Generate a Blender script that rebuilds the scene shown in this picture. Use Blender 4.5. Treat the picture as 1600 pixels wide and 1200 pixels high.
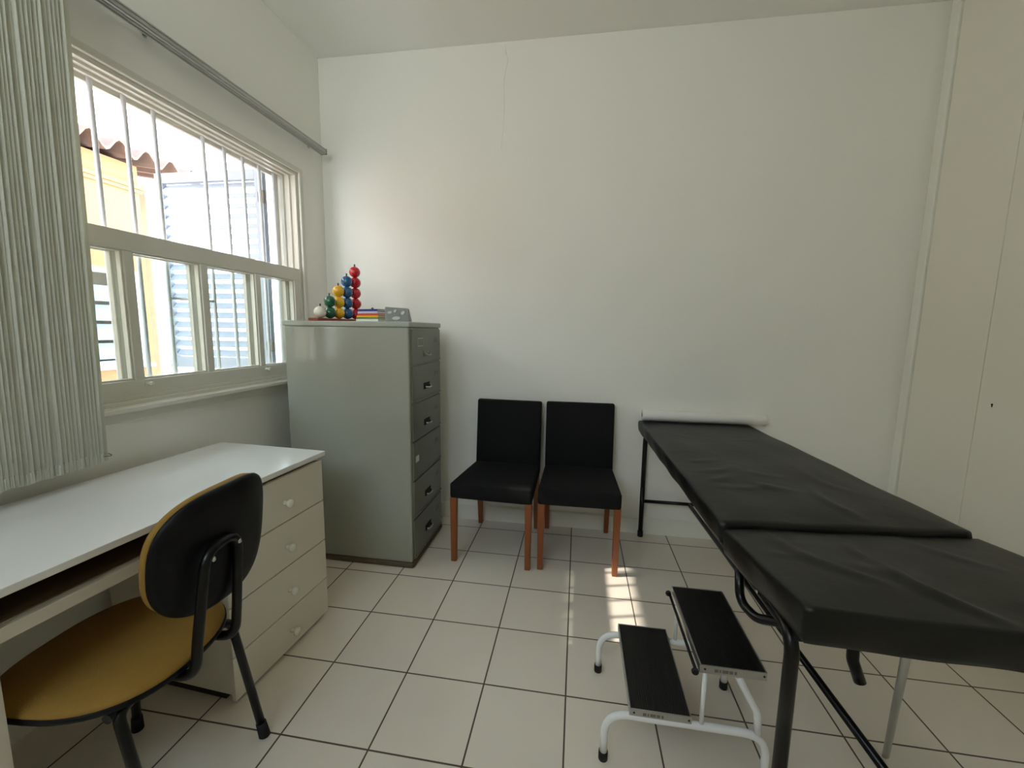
import bpy, bmesh, math, random
from mathutils import Vector, Matrix
random.seed(7)
S = bpy.context.scene
for _o in list(bpy.data.objects):
    bpy.data.objects.remove(_o)
COL = S.collection
PI = math.pi

# ------------------------------------------------------------------ camera
W_PX, F_PX = 1600.0, 655.17195
yaw, pitch, roll = 0.1542913, -0.12847184, 0.01456626
cy_, sy_ = math.cos(yaw), math.sin(yaw)
cp_, sp_ = math.cos(pitch), math.sin(pitch)
fw = Vector((-sy_ * cp_, cy_ * cp_, sp_))
rt = Vector((cy_, sy_, 0))
up = rt.cross(fw)
cr_, sr_ = math.cos(roll), math.sin(roll)
rt2, up2 = rt * cr_ + up * sr_, up * cr_ - rt * sr_
cam_d = bpy.data.cameras.new('camera')
cam = bpy.data.objects.new('camera', cam_d)
COL.objects.link(cam)
cam_d.sensor_fit = 'HORIZONTAL'
cam_d.sensor_width = 36.0
cam_d.lens = 36.0 * F_PX / W_PX
cam_d.clip_start = 0.02
cam_d.clip_end = 200
m3 = Matrix((rt2, up2, -fw)).transposed()
cam.matrix_world = Matrix.Translation((1.7056885, -2.6918037, 1.2997838)) @ m3.to_4x4()
S.camera = cam

# ------------------------------------------------------------------ exposure, sky, sun
S.view_settings.view_transform = 'Standard'
S.view_settings.look = 'None'
S.view_settings.gamma = 1.0
S.view_settings.exposure = 0.20
S.view_settings.use_curve_mapping = False
S.cycles.max_bounces = 14
S.cycles.diffuse_bounces = 10
S.cycles.glossy_bounces = 6
S.cycles.transparent_max_bounces = 16
S.cycles.sample_clamp_indirect = 8.0
S.cycles.caustics_reflective = False
S.cycles.caustics_refractive = False
S.cycles.use_denoising = True

wd = bpy.data.worlds.new('sky')
S.world = wd
wd.use_nodes = True
wn = wd.node_tree
bg = wn.nodes['Background']
tc = wn.nodes.new('ShaderNodeTexCoord')
sep = wn.nodes.new('ShaderNodeSeparateXYZ')
rp = wn.nodes.new('ShaderNodeValToRGB')
rp.color_ramp.elements[0].position = 0.0
rp.color_ramp.elements[0].color = (0.97, 0.975, 0.98, 1)
rp.color_ramp.elements[1].position = 0.8
rp.color_ramp.elements[1].color = (0.66, 0.79, 1.0, 1)
wn.links.new(tc.outputs['Generated'], sep.inputs[0])
wn.links.new(sep.outputs['Z'], rp.inputs[0])
wn.links.new(rp.outputs[0], bg.inputs[0])
SKY = 10.0
bg.inputs[1].default_value = SKY

sun_d = bpy.data.lights.new('sun', 'SUN')
sun_d.energy = 5.0
sun_d.angle = math.radians(0.55)
sun_d.color = (1.0, 0.93, 0.82)
sun = bpy.data.objects.new('sun', sun_d)
COL.objects.link(sun)
_az, _el = math.radians(14.5), math.radians(39.95)
sdir = Vector((math.cos(_az) * math.cos(_el), math.sin(_az) * math.cos(_el), -math.sin(_el)))
sun.rotation_euler = sdir.to_track_quat('-Z', 'Y').to_euler()
sun.location = (-6, -3, 6)

# daylight sampling portal in the window opening (emits nothing)
pd = bpy.data.lights.new('window_daylight', 'AREA')
pd.shape = 'RECTANGLE'
pd.size = 1.5
pd.size_y = 1.25
pd.cycles.is_portal = True
po = bpy.data.objects.new('window_daylight', pd)
COL.objects.link(po)
po.location = (-0.16, -0.93, 1.62)
po.rotation_euler = (0, -PI / 2, 0)

pd2 = bpy.data.lights.new('fill_window_portal', 'AREA')  # sampling portal for the added fill window; emits nothing
pd2.shape = 'RECTANGLE'
pd2.size = 1.2
pd2.size_y = 0.85
pd2.cycles.is_portal = True
po2 = bpy.data.objects.new('fill_window_portal', pd2)
COL.objects.link(po2)
po2.location = (0.70, -3.72, 2.325)
po2.rotation_euler = (PI / 2, 0, 0)


# ------------------------------------------------------------------ materials
def lin(c):
    return tuple(((v / 255.0) / 12.92 if v / 255.0 <= 0.04045 else ((v / 255.0 + 0.055) / 1.055) ** 2.4) for v in c) + (1,)


def mat(name, rgb, rough=0.5, metal=0.0, var=0.04, vscale=3.0, bump=0.0, bscale=60.0, spec=0.5, coat=0.0, sheen=0.0):
    m = bpy.data.materials.new(name)
    m.use_nodes = True
    nt = m.node_tree
    b = nt.nodes['Principled BSDF']
    c = lin(rgb)
    b.inputs['Roughness'].default_value = rough
    b.inputs['Metallic'].default_value = metal
    b.inputs['Specular IOR Level'].default_value = spec
    if coat:
        b.inputs['Coat Weight'].default_value = coat
        b.inputs['Coat Roughness'].default_value = 0.15
    if sheen:
        b.inputs['Sheen Weight'].default_value = sheen
    t = nt.nodes.new('ShaderNodeTexCoord')
    n = nt.nodes.new('ShaderNodeTexNoise')
    n.inputs['Scale'].default_value = vscale
    n.inputs['Detail'].default_value = 3
    nt.links.new(t.outputs['Object'], n.inputs['Vector'])
    mx = nt.nodes.new('ShaderNodeMix')
    mx.data_type = 'RGBA'
    mx.inputs[6].default_value = tuple(v * (1 - var) for v in c[:3]) + (1,)
    mx.inputs[7].default_value = tuple(min(1, v * (1 + var)) for v in c[:3]) + (1,)
    nt.links.new(n.outputs['Fac'], mx.inputs[0])
    nt.links.new(mx.outputs[2], b.inputs['Base Color'])
    if bump:
        n2 = nt.nodes.new('ShaderNodeTexNoise')
        n2.inputs['Scale'].default_value = bscale
        n2.inputs['Detail'].default_value = 4
        nt.links.new(t.outputs['Object'], n2.inputs['Vector'])
        bp = nt.nodes.new('ShaderNodeBump')
        bp.inputs['Strength'].default_value = bump
        bp.inputs['Distance'].default_value = 0.01
        nt.links.new(n2.outputs['Fac'], bp.inputs['Height'])
        nt.links.new(bp.outputs[0], b.inputs['Normal'])
    return m


def tile_mat():
    m = bpy.data.materials.new('ceramic_tiles')
    m.use_nodes = True
    nt = m.node_tree
    b = nt.nodes['Principled BSDF']
    g = nt.nodes.new('ShaderNodeNewGeometry')
    sp = nt.nodes.new('ShaderNodeSeparateXYZ')
    nt.links.new(g.outputs['Position'], sp.inputs[0])

    def M(op, a, b_=None, c_=None):
        n = nt.nodes.new('ShaderNodeMath')
        n.operation = op
        for i, v in enumerate((a, b_, c_)):
            if v is None:
                continue
            if isinstance(v, (int, float)):
                n.inputs[i].default_value = v
            else:
                nt.links.new(v, n.inputs[i])
        return n.outputs[0]
    u = M('DIVIDE', M('SUBTRACT', sp.outputs['X'], 0.2045 - 3.0), 0.30)
    v = M('DIVIDE', M('SUBTRACT', sp.outputs['Y'], -0.127 - 9.0), 0.30)
    du = M('ABSOLUTE', M('SUBTRACT', M('FRACT', M('ADD', u, 0.5)), 0.5))
    dv = M('ABSOLUTE', M('SUBTRACT', M('FRACT', M('ADD', v, 0.5)), 0.5))
    d = M('MINIMUM', du, dv)
    mr = nt.nodes.new('ShaderNodeMapRange')
    mr.inputs['From Min'].default_value = 0.0075
    mr.inputs['From Max'].default_value = 0.0115
    nt.links.new(d, mr.inputs['Value'])
    fac = mr.outputs[0]
    cell = M('ADD', M('FLOOR', u), M('MULTIPLY', M('FLOOR', v), 17.3))
    wn_ = nt.nodes.new('ShaderNodeTexWhiteNoise')
    wn_.noise_dimensions = '1D'
    nt.links.new(cell, wn_.inputs['W'])
    nz = nt.nodes.new('ShaderNodeTexNoise')
    nz.inputs['Scale'].default_value = 9
    nz.inputs['Detail'].default_value = 5
    nt.links.new(g.outputs['Position'], nz.inputs['Vector'])
    mx = nt.nodes.new('ShaderNodeMix')
    mx.data_type = 'RGBA'
    mx.inputs[6].default_value = lin((230, 220, 206))
    mx.inputs[7].default_value = lin((238, 229, 216))
    nt.links.new(M('ADD', M('MULTIPLY', wn_.outputs[0], 0.5), M('MULTIPLY', nz.outputs['Fac'], 0.5)), mx.inputs[0])
    mg = nt.nodes.new('ShaderNodeMix')
    mg.data_type = 'RGBA'
    mg.inputs[6].default_value = lin((92, 80, 68))
    nt.links.new(fac, mg.inputs[0])
    nt.links.new(mx.outputs[2], mg.inputs[7])
    nt.links.new(mg.outputs[2], b.inputs['Base Color'])
    r = nt.nodes.new('ShaderNodeMapRange')
    r.inputs['To Min'].default_value = 0.8
    r.inputs['To Max'].default_value = 0.10
    nt.links.new(fac, r.inputs['Value'])
    nt.links.new(r.outputs[0], b.inputs['Roughness'])
    bp = nt.nodes.new('ShaderNodeBump')
    bp.inputs['Strength'].default_value = 0.35
    bp.inputs['Distance'].default_value = 0.002
    nz2 = nt.nodes.new('ShaderNodeTexNoise')
    nz2.inputs['Scale'].default_value = 14
    nt.links.new(g.outputs['Position'], nz2.inputs['Vector'])
    nt.links.new(M('ADD', fac, M('MULTIPLY', nz2.outputs['Fac'], 0.25)), bp.inputs['Height'])
    nt.links.new(bp.outputs[0], b.inputs['Normal'])
    return m


def glass_mat():
    m = bpy.data.materials.new('window_glass')
    m.use_nodes = True
    nt = m.node_tree
    nt.nodes.clear()
    o = nt.nodes.new('ShaderNodeOutputMaterial')
    t = nt.nodes.new('ShaderNodeBsdfTransparent')
    t.inputs[0].default_value = (0.93, 0.96, 0.95, 1)
    gl = nt.nodes.new('ShaderNodeBsdfGlossy')
    gl.inputs['Roughness'].default_value = 0.02
    mx = nt.nodes.new('ShaderNodeMixShader')
    mx.inputs[0].default_value = 0.045
    nt.links.new(t.outputs[0], mx.inputs[1])
    nt.links.new(gl.outputs[0], mx.inputs[2])
    nt.links.new(mx.outputs[0], o.inputs[0])
    return m


def wood_mat(name, c1, c2, rough=0.35, scale=(30, 30, 2.2)):
    m = mat(name, c1, rough)
    nt = m.node_tree
    b = nt.nodes['Principled BSDF']
    t = nt.nodes.new('ShaderNodeTexCoord')
    mp = nt.nodes.new('ShaderNodeMapping')
    mp.inputs['Scale'].default_value = scale
    n = nt.nodes.new('ShaderNodeTexNoise')
    n.inputs['Scale'].default_value = 1.5
    n.inputs['Detail'].default_value = 6
    n.inputs['Distortion'].default_value = 0.6
    mx = nt.nodes.new('ShaderNodeMix')
    mx.data_type = 'RGBA'
    mx.inputs[6].default_value = lin(c1)
    mx.inputs[7].default_value = lin(c2)
    nt.links.new(t.outputs['Object'], mp.inputs[0])
    nt.links.new(mp.outputs[0], n.inputs['Vector'])
    nt.links.new(n.outputs['Fac'], mx.inputs[0])
    nt.links.new(mx.outputs[2], b.inputs['Base Color'])
    return m


def blind_mat():
    m = mat('blind_fabric', (232, 232, 220), 0.85, var=0.05, vscale=8, bump=0.15, bscale=300)
    nt = m.node_tree
    b = nt.nodes['Principled BSDF']
    o = [n for n in nt.nodes if n.type == 'OUTPUT_MATERIAL'][0]
    tr = nt.nodes.new('ShaderNodeBsdfTranslucent')
    tr.inputs[0].default_value = lin((225, 227, 215))
    mx = nt.nodes.new('ShaderNodeMixShader')
    mx.inputs[0].default_value = 0.32
    nt.links.new(b.outputs[0], mx.inputs[1])
    nt.links.new(tr.outputs[0], mx.inputs[2])
    nt.links.new(mx.outputs[0], o.inputs[0])
    return m


M_TILE = tile_mat()
M_WALL = mat('white_wall_paint', (240, 239, 233), 0.6, var=0.02, vscale=1.5, bump=0.06, bscale=25)
M_WALLR = mat('cream_lacquered_panel', (236, 233, 220), 0.28, var=0.02, vscale=2, bump=0.03, bscale=12)
M_TRIM = mat('white_gloss_trim', (238, 238, 230), 0.35, var=0.02)
M_CEIL = mat('ceiling_paint', (240, 240, 236), 0.8, var=0.02)
M_WIN = mat('window_white_enamel', (216, 214, 204), 0.35, var=0.03, vscale=9, bump=0.05, bscale=40)
M_GRILLE = mat('grille_grey_enamel', (222, 226, 232), 0.45, var=0.03)
M_SHUT = mat('shutter_pale_enamel', (152, 162, 176), 0.5, var=0.03)
M_SHUTW = mat('shutter_white_stile', (228, 230, 230), 0.5, var=0.03)
M_GLASS = glass_mat()
M_BLIND = blind_mat()
M_ALU = mat('brushed_aluminium', (186, 186, 184), 0.32, metal=0.9, var=0.05, vscale=30)
M_CHROME = mat('chrome', (210, 210, 210), 0.12, metal=1.0, var=0.02)
M_CAB = mat('grey_green_enamel_steel', (158, 159, 148), 0.13, var=0.04, vscale=2.5, bump=0.008, bscale=5, spec=0.45)
M_CABTOP = mat('cabinet_top_enamel', (160, 165, 154), 0.3, var=0.04, vscale=6)
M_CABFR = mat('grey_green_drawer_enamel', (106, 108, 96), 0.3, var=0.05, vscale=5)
M_RUST = mat('rusty_brown_base', (92, 78, 62), 0.7, var=0.2, vscale=25, bump=0.2, bscale=80)
M_GAP = mat('dark_gap', (30, 28, 26), 0.8)
M_STICK = mat('white_sticker', (214, 214, 204), 0.6)
M_DESK = mat('white_laminate', (234, 233, 230), 0.25, var=0.015, vscale=4, bump=0.02, bscale=30, coat=1.0)
M_DESKF = mat('white_painted_front', (216, 210, 196), 0.4, var=0.02)
M_CUBBY = wood_mat('brown_unpainted_board', (98, 84, 64), (116, 100, 78), 0.6)
M_KNOB = mat('white_knob_paint', (224, 222, 208), 0.25, var=0.02)
M_FABBLK = mat('black_chair_fabric', (20, 20, 21), 0.85, var=0.12, vscale=40, bump=0.25, bscale=420, spec=0.25)
M_LEGW = wood_mat('reddish_brown_wood', (150, 84, 42), (122, 64, 30), 0.35, (40, 40, 3))
M_VINYL = mat('black_vinyl_cover', (14, 15, 13), 0.40, var=0.06, vscale=5, bump=0.2, bscale=14, spec=0.36)
M_VINYLS = M_VINYL
M_BTUBE = mat('black_enamel_tube', (7, 6, 6), 0.28, var=0.03, spec=0.35)
M_WTUBE = mat('white_enamel_tube', (242, 243, 245), 0.22, var=0.02, coat=0.3)
M_RUB = mat('black_rubber', (22, 21, 20), 0.7, var=0.1)
M_MAT = mat('black_ribbed_rubber', (20, 18, 17), 0.55, var=0.2, vscale=30)
M_PAPER = mat('white_paper_roll', (232, 230, 226), 0.75, var=0.02)
M_CARD = mat('cardboard_core', (150, 125, 95), 0.8)
M_YEL = mat('mustard_upholstery', (146, 110, 42), 0.85, var=0.07, vscale=60, bump=0.2, bscale=350)
M_BPLAS = mat('black_plastic_shell', (14, 14, 16), 0.45, var=0.08, vscale=30, bump=0.06, bscale=200, spec=0.2)
M_ROOF = mat('weathered_clay_tile', (112, 94, 84), 0.85, var=0.25, vscale=9, bump=0.3, bscale=30)
M_ORANGE = mat('apricot_wall_render', (160, 120, 84), 0.85, var=0.03)
M_BLDG = mat('pale_building_render', (235, 235, 232), 0.85, var=0.03)
M_LOUV = mat('louvre_glass_strip', (128, 146, 160), 0.2, var=0.05)
M_SHADE = mat('window_dark_reveal', (120, 112, 100), 0.8, var=0.05)
M_GROUND = mat('pale_concrete', (200, 195, 185), 0.9, var=0.08, vscale=2)


# ------------------------------------------------------------------ mesh helpers
def box(bm, a, b, bev=0.0, seg=2):
    x0, y0, z0 = (min(a[i], b[i]) for i in range(3))
    x1, y1, z1 = (max(a[i], b[i]) for i in range(3))
    return hexa(bm, [(x0, y0, z0), (x1, y0, z0), (x1, y1, z0), (x0, y1, z0),
                     (x0, y0, z1), (x1, y0, z1), (x1, y1, z1), (x0, y1, z1)], bev, seg)


def hexa(bm, P, bev=0.0, seg=2):
    v = [bm.verts.new(p) for p in P]
    fs = [(3, 2, 1, 0), (4, 5, 6, 7), (0, 1, 5, 4), (1, 2, 6, 5), (2, 3, 7, 6), (3, 0, 4, 7)]
    faces = [bm.faces.new([v[i] for i in f]) for f in fs]
    if bev > 0:
        es = list({e for f in faces for e in f.edges})
        bmesh.ops.bevel(bm, geom=es, offset=bev, segments=seg, profile=0.5, affect='EDGES')
    return v


def fillet(pts, r, n=8):
    pts = [Vector(p) for p in pts]
    if r <= 0 or len(pts) < 3:
        return pts
    out = [pts[0]]
    for i in range(1, len(pts) - 1):
        p, a, b = pts[i], pts[i - 1], pts[i + 1]
        da, db = (a - p), (b - p)
        la, lb = da.length, db.length
        da.normalize()
        db.normalize()
        ang = da.angle(db)
        if ang > PI - 0.02:
            out.append(p)
            continue
        t = min(r / math.tan(ang / 2), la * 0.49, lb * 0.49)
        p0, p1 = p + da * t, p + db * t
        for k in range(n + 1):
            s = k / n
            out.append(p0 * (1 - s) ** 2 + p * 2 * s * (1 - s) + p1 * s * s)
    out.append(pts[-1])
    return out


def tube(bm, pts, rad, r=0.0, seg=14, n=8, cap=True, r1=None):
    P = fillet(pts, r, n)
    Q = [P[0]]
    for p in P[1:]:
        if (p - Q[-1]).length > 1e-5:
            Q.append(p)
    P = Q
    tan = []
    for i in range(len(P)):
        a = P[max(0, i - 1)]
        b = P[min(len(P) - 1, i + 1)]
        tan.append((b - a).normalized())
    ref = Vector((0, 0, 1)) if abs(tan[0].z) < 0.9 else Vector((1, 0, 0))
    nrm = (ref - tan[0] * ref.dot(tan[0])).normalized()
    rings = []
    for i, p in enumerate(P):
        nrm = (nrm - tan[i] * nrm.dot(tan[i])).normalized()
        bn = tan[i].cross(nrm)
        rr = rad if r1 is None else rad + (r1 - rad) * i / (len(P) - 1)
        rings.append([bm.verts.new(p + (nrm * math.cos(2 * PI * k / seg) + bn * math.sin(2 * PI * k / seg)) * rr) for k in range(seg)])
    for i in range(len(rings) - 1):
        for k in range(seg):
            f = bm.faces.new((rings[i][k], rings[i][(k + 1) % seg], rings[i + 1][(k + 1) % seg], rings[i + 1][k]))
            f.smooth = True
    if cap:
        bm.faces.new(rings[0][::-1])
        bm.faces.new(rings[-1])


def lathe(bm, prof, origin, axis, seg=20):
    """prof: (radius, distance along axis)"""
    axis = Vector(axis).normalized()
    ref = Vector((0, 0, 1)) if abs(axis.z) < 0.9 else Vector((1, 0, 0))
    u = (ref - axis * ref.dot(axis)).normalized()
    w = axis.cross(u)
    o = Vector(origin)
    rings = []
    for rr, h in prof:
        if rr < 1e-6:
            rings.append([bm.verts.new(o + axis * h)])
        else:
            rings.append([bm.verts.new(o + axis * h + (u * math.cos(2 * PI * k / seg) + w * math.sin(2 * PI * k / seg)) * rr) for k in range(seg)])
    for a, b in zip(rings[:-1], rings[1:]):
        for k in range(seg):
            k2 = (k + 1) % seg
            if len(a) == 1 and len(b) == 1:
                continue
            if len(a) == 1:
                f = bm.faces.new((a[0], b[k2], b[k]))
            elif len(b) == 1:
                f = bm.faces.new((a[k], a[k2], b[0]))
            else:
                f = bm.faces.new((a[k], a[k2], b[k2], b[k]))
            f.smooth = True
    if len(rings[0]) > 1:
        bm.faces.new(rings[0][::-1])
    if len(rings[-1]) > 1:
        bm.faces.new(rings[-1])


def sphere(bm, c, r, seg=20, n=12):
    lathe(bm, [(r * math.sin(PI * i / n), -r * math.cos(PI * i / n)) for i in range(n + 1)], c, (0, 0, 1), seg)


def obj(name, bm, m, parent=None, kind=None, label=None):
    bmesh.ops.recalc_face_normals(bm, faces=bm.faces[:])
    me = bpy.data.meshes.new(name)
    bm.to_mesh(me)
    bm.free()
    me.materials.append(m)
    o = bpy.data.objects.new(name, me)
    COL.objects.link(o)
    if parent is not None:
        o.parent = parent
    if kind:
        o['kind'] = kind
    if label:
        o['label'] = label
    return o


def thing(name, label, cat, loc=(0, 0, 0), rz=0.0, group=None):
    o = bpy.data.objects.new(name, None)
    COL.objects.link(o)
    o.empty_display_size = 0.1
    o.location = loc
    o.rotation_euler = (0, 0, rz)
    o['label'] = label
    o['category'] = cat
    if group:
        o['group'] = group
    return o


def tag(o, label, cat, group=None):
    o['label'] = label
    o['category'] = cat
    if group:
        o['group'] = group
    return o


def NB():
    return bmesh.new()


def bx(name, a, b, m, parent=None, bev=0.0, kind=None, label=None, seg=2):
    bm = NB()
    box(bm, a, b, bev, seg)
    return obj(name, bm, m, parent, kind, label)


# ------------------------------------------------------------------ room shell
RX, RY, RZ = 3.535, -3.55, 3.0
T = 0.16
WY0, WY1, WZ0, WZ1 = -1.64, -0.25, 1.0, 2.225      # window hole in the left wall
bx('floor', (-T, RY - T, -0.08), (RX + T, T, 0.0), M_TILE, kind='structure')
bx('ceiling', (-T, RY - T, RZ + 0.001), (RX + T, T, RZ + 0.1), M_CEIL, kind='structure')
bx('wall_back', (-T, 0, 0.001), (RX + T, T, RZ), M_WALL, kind='structure')
FX0, FX1, FZ0, FZ1 = 0.10, 1.30, 1.90, 2.75            # invented high window behind the camera, added for fill light
bm = NB()
box(bm, (-T, RY - T, 0.001), (RX + T, RY, FZ0))
box(bm, (-T, RY - T, FZ1), (RX + T, RY, RZ))
box(bm, (-T, RY - T, FZ0), (FX0, RY, FZ1))
box(bm, (FX1, RY - T, FZ0), (RX + T, RY, FZ1))
obj('wall_front', bm, M_WALL, kind='structure')
bx('wall_right', (RX, RY + 0.001, 0.001), (RX + T, -0.001, RZ), M_WALLR, kind='structure')
bm = NB()
box(bm, (-T, RY + .001, .001), (0, -.001, WZ0))
box(bm, (-T, RY + .001, WZ1), (0, -.001, RZ))
box(bm, (-T, WY1, WZ0), (0, -.001, WZ1))
box(bm, (-T, RY + .001, WZ0), (0, WY0, WZ1))
obj('wall_left', bm, M_WALL, kind='structure')

# baseboards
bm = NB()
hexa(bm, [(0.0, -0.014, 0.0), (RX, -0.014, 0.0), (RX, 0, 0.0), (0.0, 0, 0.0),
          (0.0, -0.014, 0.100), (RX, -0.014, 0.100), (RX, 0, 0.108), (0.0, 0, 0.108)])
obj('baseboard_back', bm, M_TRIM, kind='structure')
bx('baseboard_left', (0, RY, 0), (0.014, -0.014, 0.1), M_TRIM, kind='structure')

# built-in cupboard front along the right wall: frame strip, then flush doors
bm = NB()
box(bm, (RX - 0.022, -0.088, 0.0), (RX, -0.034, 2.94), 0.004)
box(bm, (RX - 0.022, RY + 0.02, 2.94), (RX, -0.034, 2.992), 0.004)
obj('trim_1', bm, M_TRIM, kind='structure')
yy = -0.094
k = 1
edges = [-0.094, -0.490, -0.94, -1.39, -1.84, -2.29, -2.74, -3.2]
for a, b in zip(edges[:-1], edges[1:]):
    d = bx('door_%d' % k, (RX - 0.014, b + 0.002, 0.02), (RX - 0.001, a - 0.002, 2.93), M_WALLR, bev=0.002, kind='structure')
    if k in (2, 4, 6):
        bm = NB()
        y_ = -0.559 if k == 2 else a - 0.065
        lathe(bm, [(0.0045, 0), (0.0045, 0.0015)], (RX - 0.0145, y_, 1.003), (-1, 0, 0), 12)
        box(bm, (RX - 0.0158, y_ - 0.002, 0.992), (RX - 0.0142, y_ + 0.002, 1.003))
        obj('keyhole', bm, M_GAP, d, label='dark keyhole')
    k += 1

# plaster crack line of the back wall, a slim raised seam near the ceiling
bm = NB()
for a, b in zip([(1.20, 2.40), (1.215, 2.62), (1.212, 2.80), (1.236, 2.90), (1.225, 2.93)], [(1.215, 2.62), (1.212, 2.80), (1.236, 2.90), (1.225, 2.93), (1.215, 2.985)]):
    tube(bm, [(a[0], -0.0005, a[1]), (b[0], -0.0005, b[1])], 0.0016, seg=6)
obj('trim_2', bm, M_WALL, kind='structure')

# ------------------------------------------------------------------ window
win = bpy.data.objects.new('window_1', None)
COL.objects.link(win)
win['kind'] = 'structure'


def ring(bm, x0, x1, y0, y1, z0, z1, w, bev=0.003, bottom=True):
    """rectangular frame between planes x0..x1, outer y0..y1/z0..z1, bar width w"""
    box(bm, (x0, y0, z0), (x1, y0 + w, z1), bev)
    box(bm, (x0, y1 - w, z0), (x1, y1, z1), bev)
    box(bm, (x0, y0 + w, z1 - w), (x1, y1 - w, z1), bev)
    if bottom:
        box(bm, (x0, y0 + w, z0), (x1, y1 - w, z0 + w), bev)


bm = NB()
ring(bm, -0.002, 0.014, WY0 - 0.02, WY1 + 0.02, WZ0 - 0.02, WZ1 + 0.02, 0.028)
obj('casing', bm, M_WIN, win)
bm = NB()
ring(bm, -T + 0.0, -0.004, WY0, WY1, WZ0, WZ1, 0.014, 0.001)
for x0, x1, w in ((-0.020, -0.006, 0.024), (-0.058, -0.048, 0.024), (-0.105, -0.09, 0.026), (-0.155, -0.135, 0.034)):
    ring(bm, x0, x1, WY0 + 0.012, WY1 - 0.012, WZ0 + 0.01, WZ1 - 0.012, w - 0.012, 0.002)
obj('jamb', bm, M_WIN, win)
# sill board and apron
bm = NB()
box(bm, (0.001, WY0 - 0.06, 0.972), (0.062, WY1 + 0.05, 0.992), 0.004)
box(bm, (0.001, WY0 - 0.04, 0.935), (0.026, WY1 + 0.03, 0.972), 0.003)
obj('sill', bm, M_WIN, win)

ML = [-0.305, -0.6185, -0.951, -1.284, -1.60]     # stile / mullion centres


def sash(name, x0, x1, ztop, zbot, rail_h, bot_h, mull, side, parent):
    bm = NB()
    y0, y1 = WY0 + 0.024, WY1 - 0.024
    box(bm, (x0, y0, ztop - rail_h), (x1, y1, ztop), 0.003)
    box(bm, (x0, y0, zbot), (x1, y1, zbot + bot_h), 0.003)
    box(bm, (x0, y0, zbot + bot_h - .001), (x1, y0 + side, ztop - rail_h + .001), 0.003)
    box(bm, (x0, y1 - side, zbot + bot_h - .001), (x1, y1, ztop - rail_h + .001), 0.003)
    for c in ML[1:4]:
        box(bm, (x0 + 0.002, c - mull / 2, zbot + bot_h - .001), (x1 - 0.002, c + mull / 2, ztop - rail_h + .001), 0.004)
    # glazing beads
    ys = [y1 - side] + [c for c in ML[1:4]] + [y0 + side]
    for i in range(4):
        a = ys[i] - (mull / 2 if i > 0 else 0)
        b = ys[i + 1] + (mull / 2 if i < 3 else 0)
        xm = (x0 + x1) / 2
        ring(bm, xm - 0.010, xm + 0.010, b, a, zbot + bot_h, ztop - rail_h, 0.007, 0.001)
    f = obj(name, bm, M_WIN, parent)
    for i in range(4):
        a = ys[i] - (mull / 2 if i > 0 else 0)
        b = ys[i + 1] + (mull / 2 if i < 3 else 0)
        xm = (x0 + x1) / 2
        bx('pane', (xm - 0.0015, b + .002, zbot + bot_h + .002), (xm + 0.0015, a - .002, ztop - rail_h - .002), M_GLASS, f)
    return f


inner = sash('inner_sash', -0.046, -0.008, 1.652, 1.012, 0.072, 0.070, 0.036, 0.050, win)
outer = sash('outer_sash', -0.088, -0.060, 1.640, 1.012, 0.060, 0.060, 0.034, 0.050, win)
for y in (-0.600, -1.262):
    bm = NB()
    lathe(bm, [(0.009, 0), (0.009, 0.004), (0.0055, 0.006), (0.0055, 0.014), (0.009, 0.017), (0.0085, 0.024), (0.0, 0.026)], (-0.008, y, 1.064), (1, 0, 0), 14)
    obj('sash_knob', bm, M_KNOB, inner)

win2 = bpy.data.objects.new('added_fill_window', None)  # unseen window added to let fill light into the room
COL.objects.link(win2)
win2['kind'] = 'structure'
bm = NB()
nf = 2
wv = (FX1 - FX0) / nf
for i in range(nf):
    xa_, xb_ = FX0 + i * wv, FX0 + (i + 1) * wv
    box(bm, (xa_, RY - 0.10, FZ0), (xa_ + 0.035, RY - 0.05, FZ1), 0.003)
    box(bm, (xb_ - 0.035, RY - 0.10, FZ0), (xb_, RY - 0.05, FZ1), 0.003)
    box(bm, (xa_ + .035, RY - 0.10, FZ0), (xb_ - .035, RY - 0.05, FZ0 + 0.04), 0.003)
    box(bm, (xa_ + .035, RY - 0.10, FZ1 - 0.04), (xb_ - .035, RY - 0.05, FZ1), 0.003)
fr2 = obj('frame', bm, M_WIN, win2)
for i in range(nf):
    xa_, xb_ = FX0 + i * wv, FX0 + (i + 1) * wv
    bx('pane', (xa_ + 0.036, RY - 0.077, FZ0 + 0.041), (xb_ - 0.036, RY - 0.074, FZ1 - 0.041), M_GLASS, fr2)

# ------------------------------------------------------------------ window grille
gr = thing('window_grille', 'grey painted steel security grille of upright bars outside the open window', 'grille', (-0.12, -0.93, WZ0 + 0.015))
for y in (-0.315, -0.43, -0.548, -0.668, -0.793, -1.033, -1.153, -1.272, -1.392, -1.512):
    bm = NB()
    tube(bm, [(0, y + 0.93, 0.0), (0, y + 0.93, 1.19)], 0.0088, seg=12)
    obj('bar', bm, M_GRILLE, gr)
bm = NB()
tube(bm, [(0, -0.103, 0.405), (0, 0.137, 0.405)], 0.0065, seg=10)
obj('crossbar', bm, M_GRILLE, gr)

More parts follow.
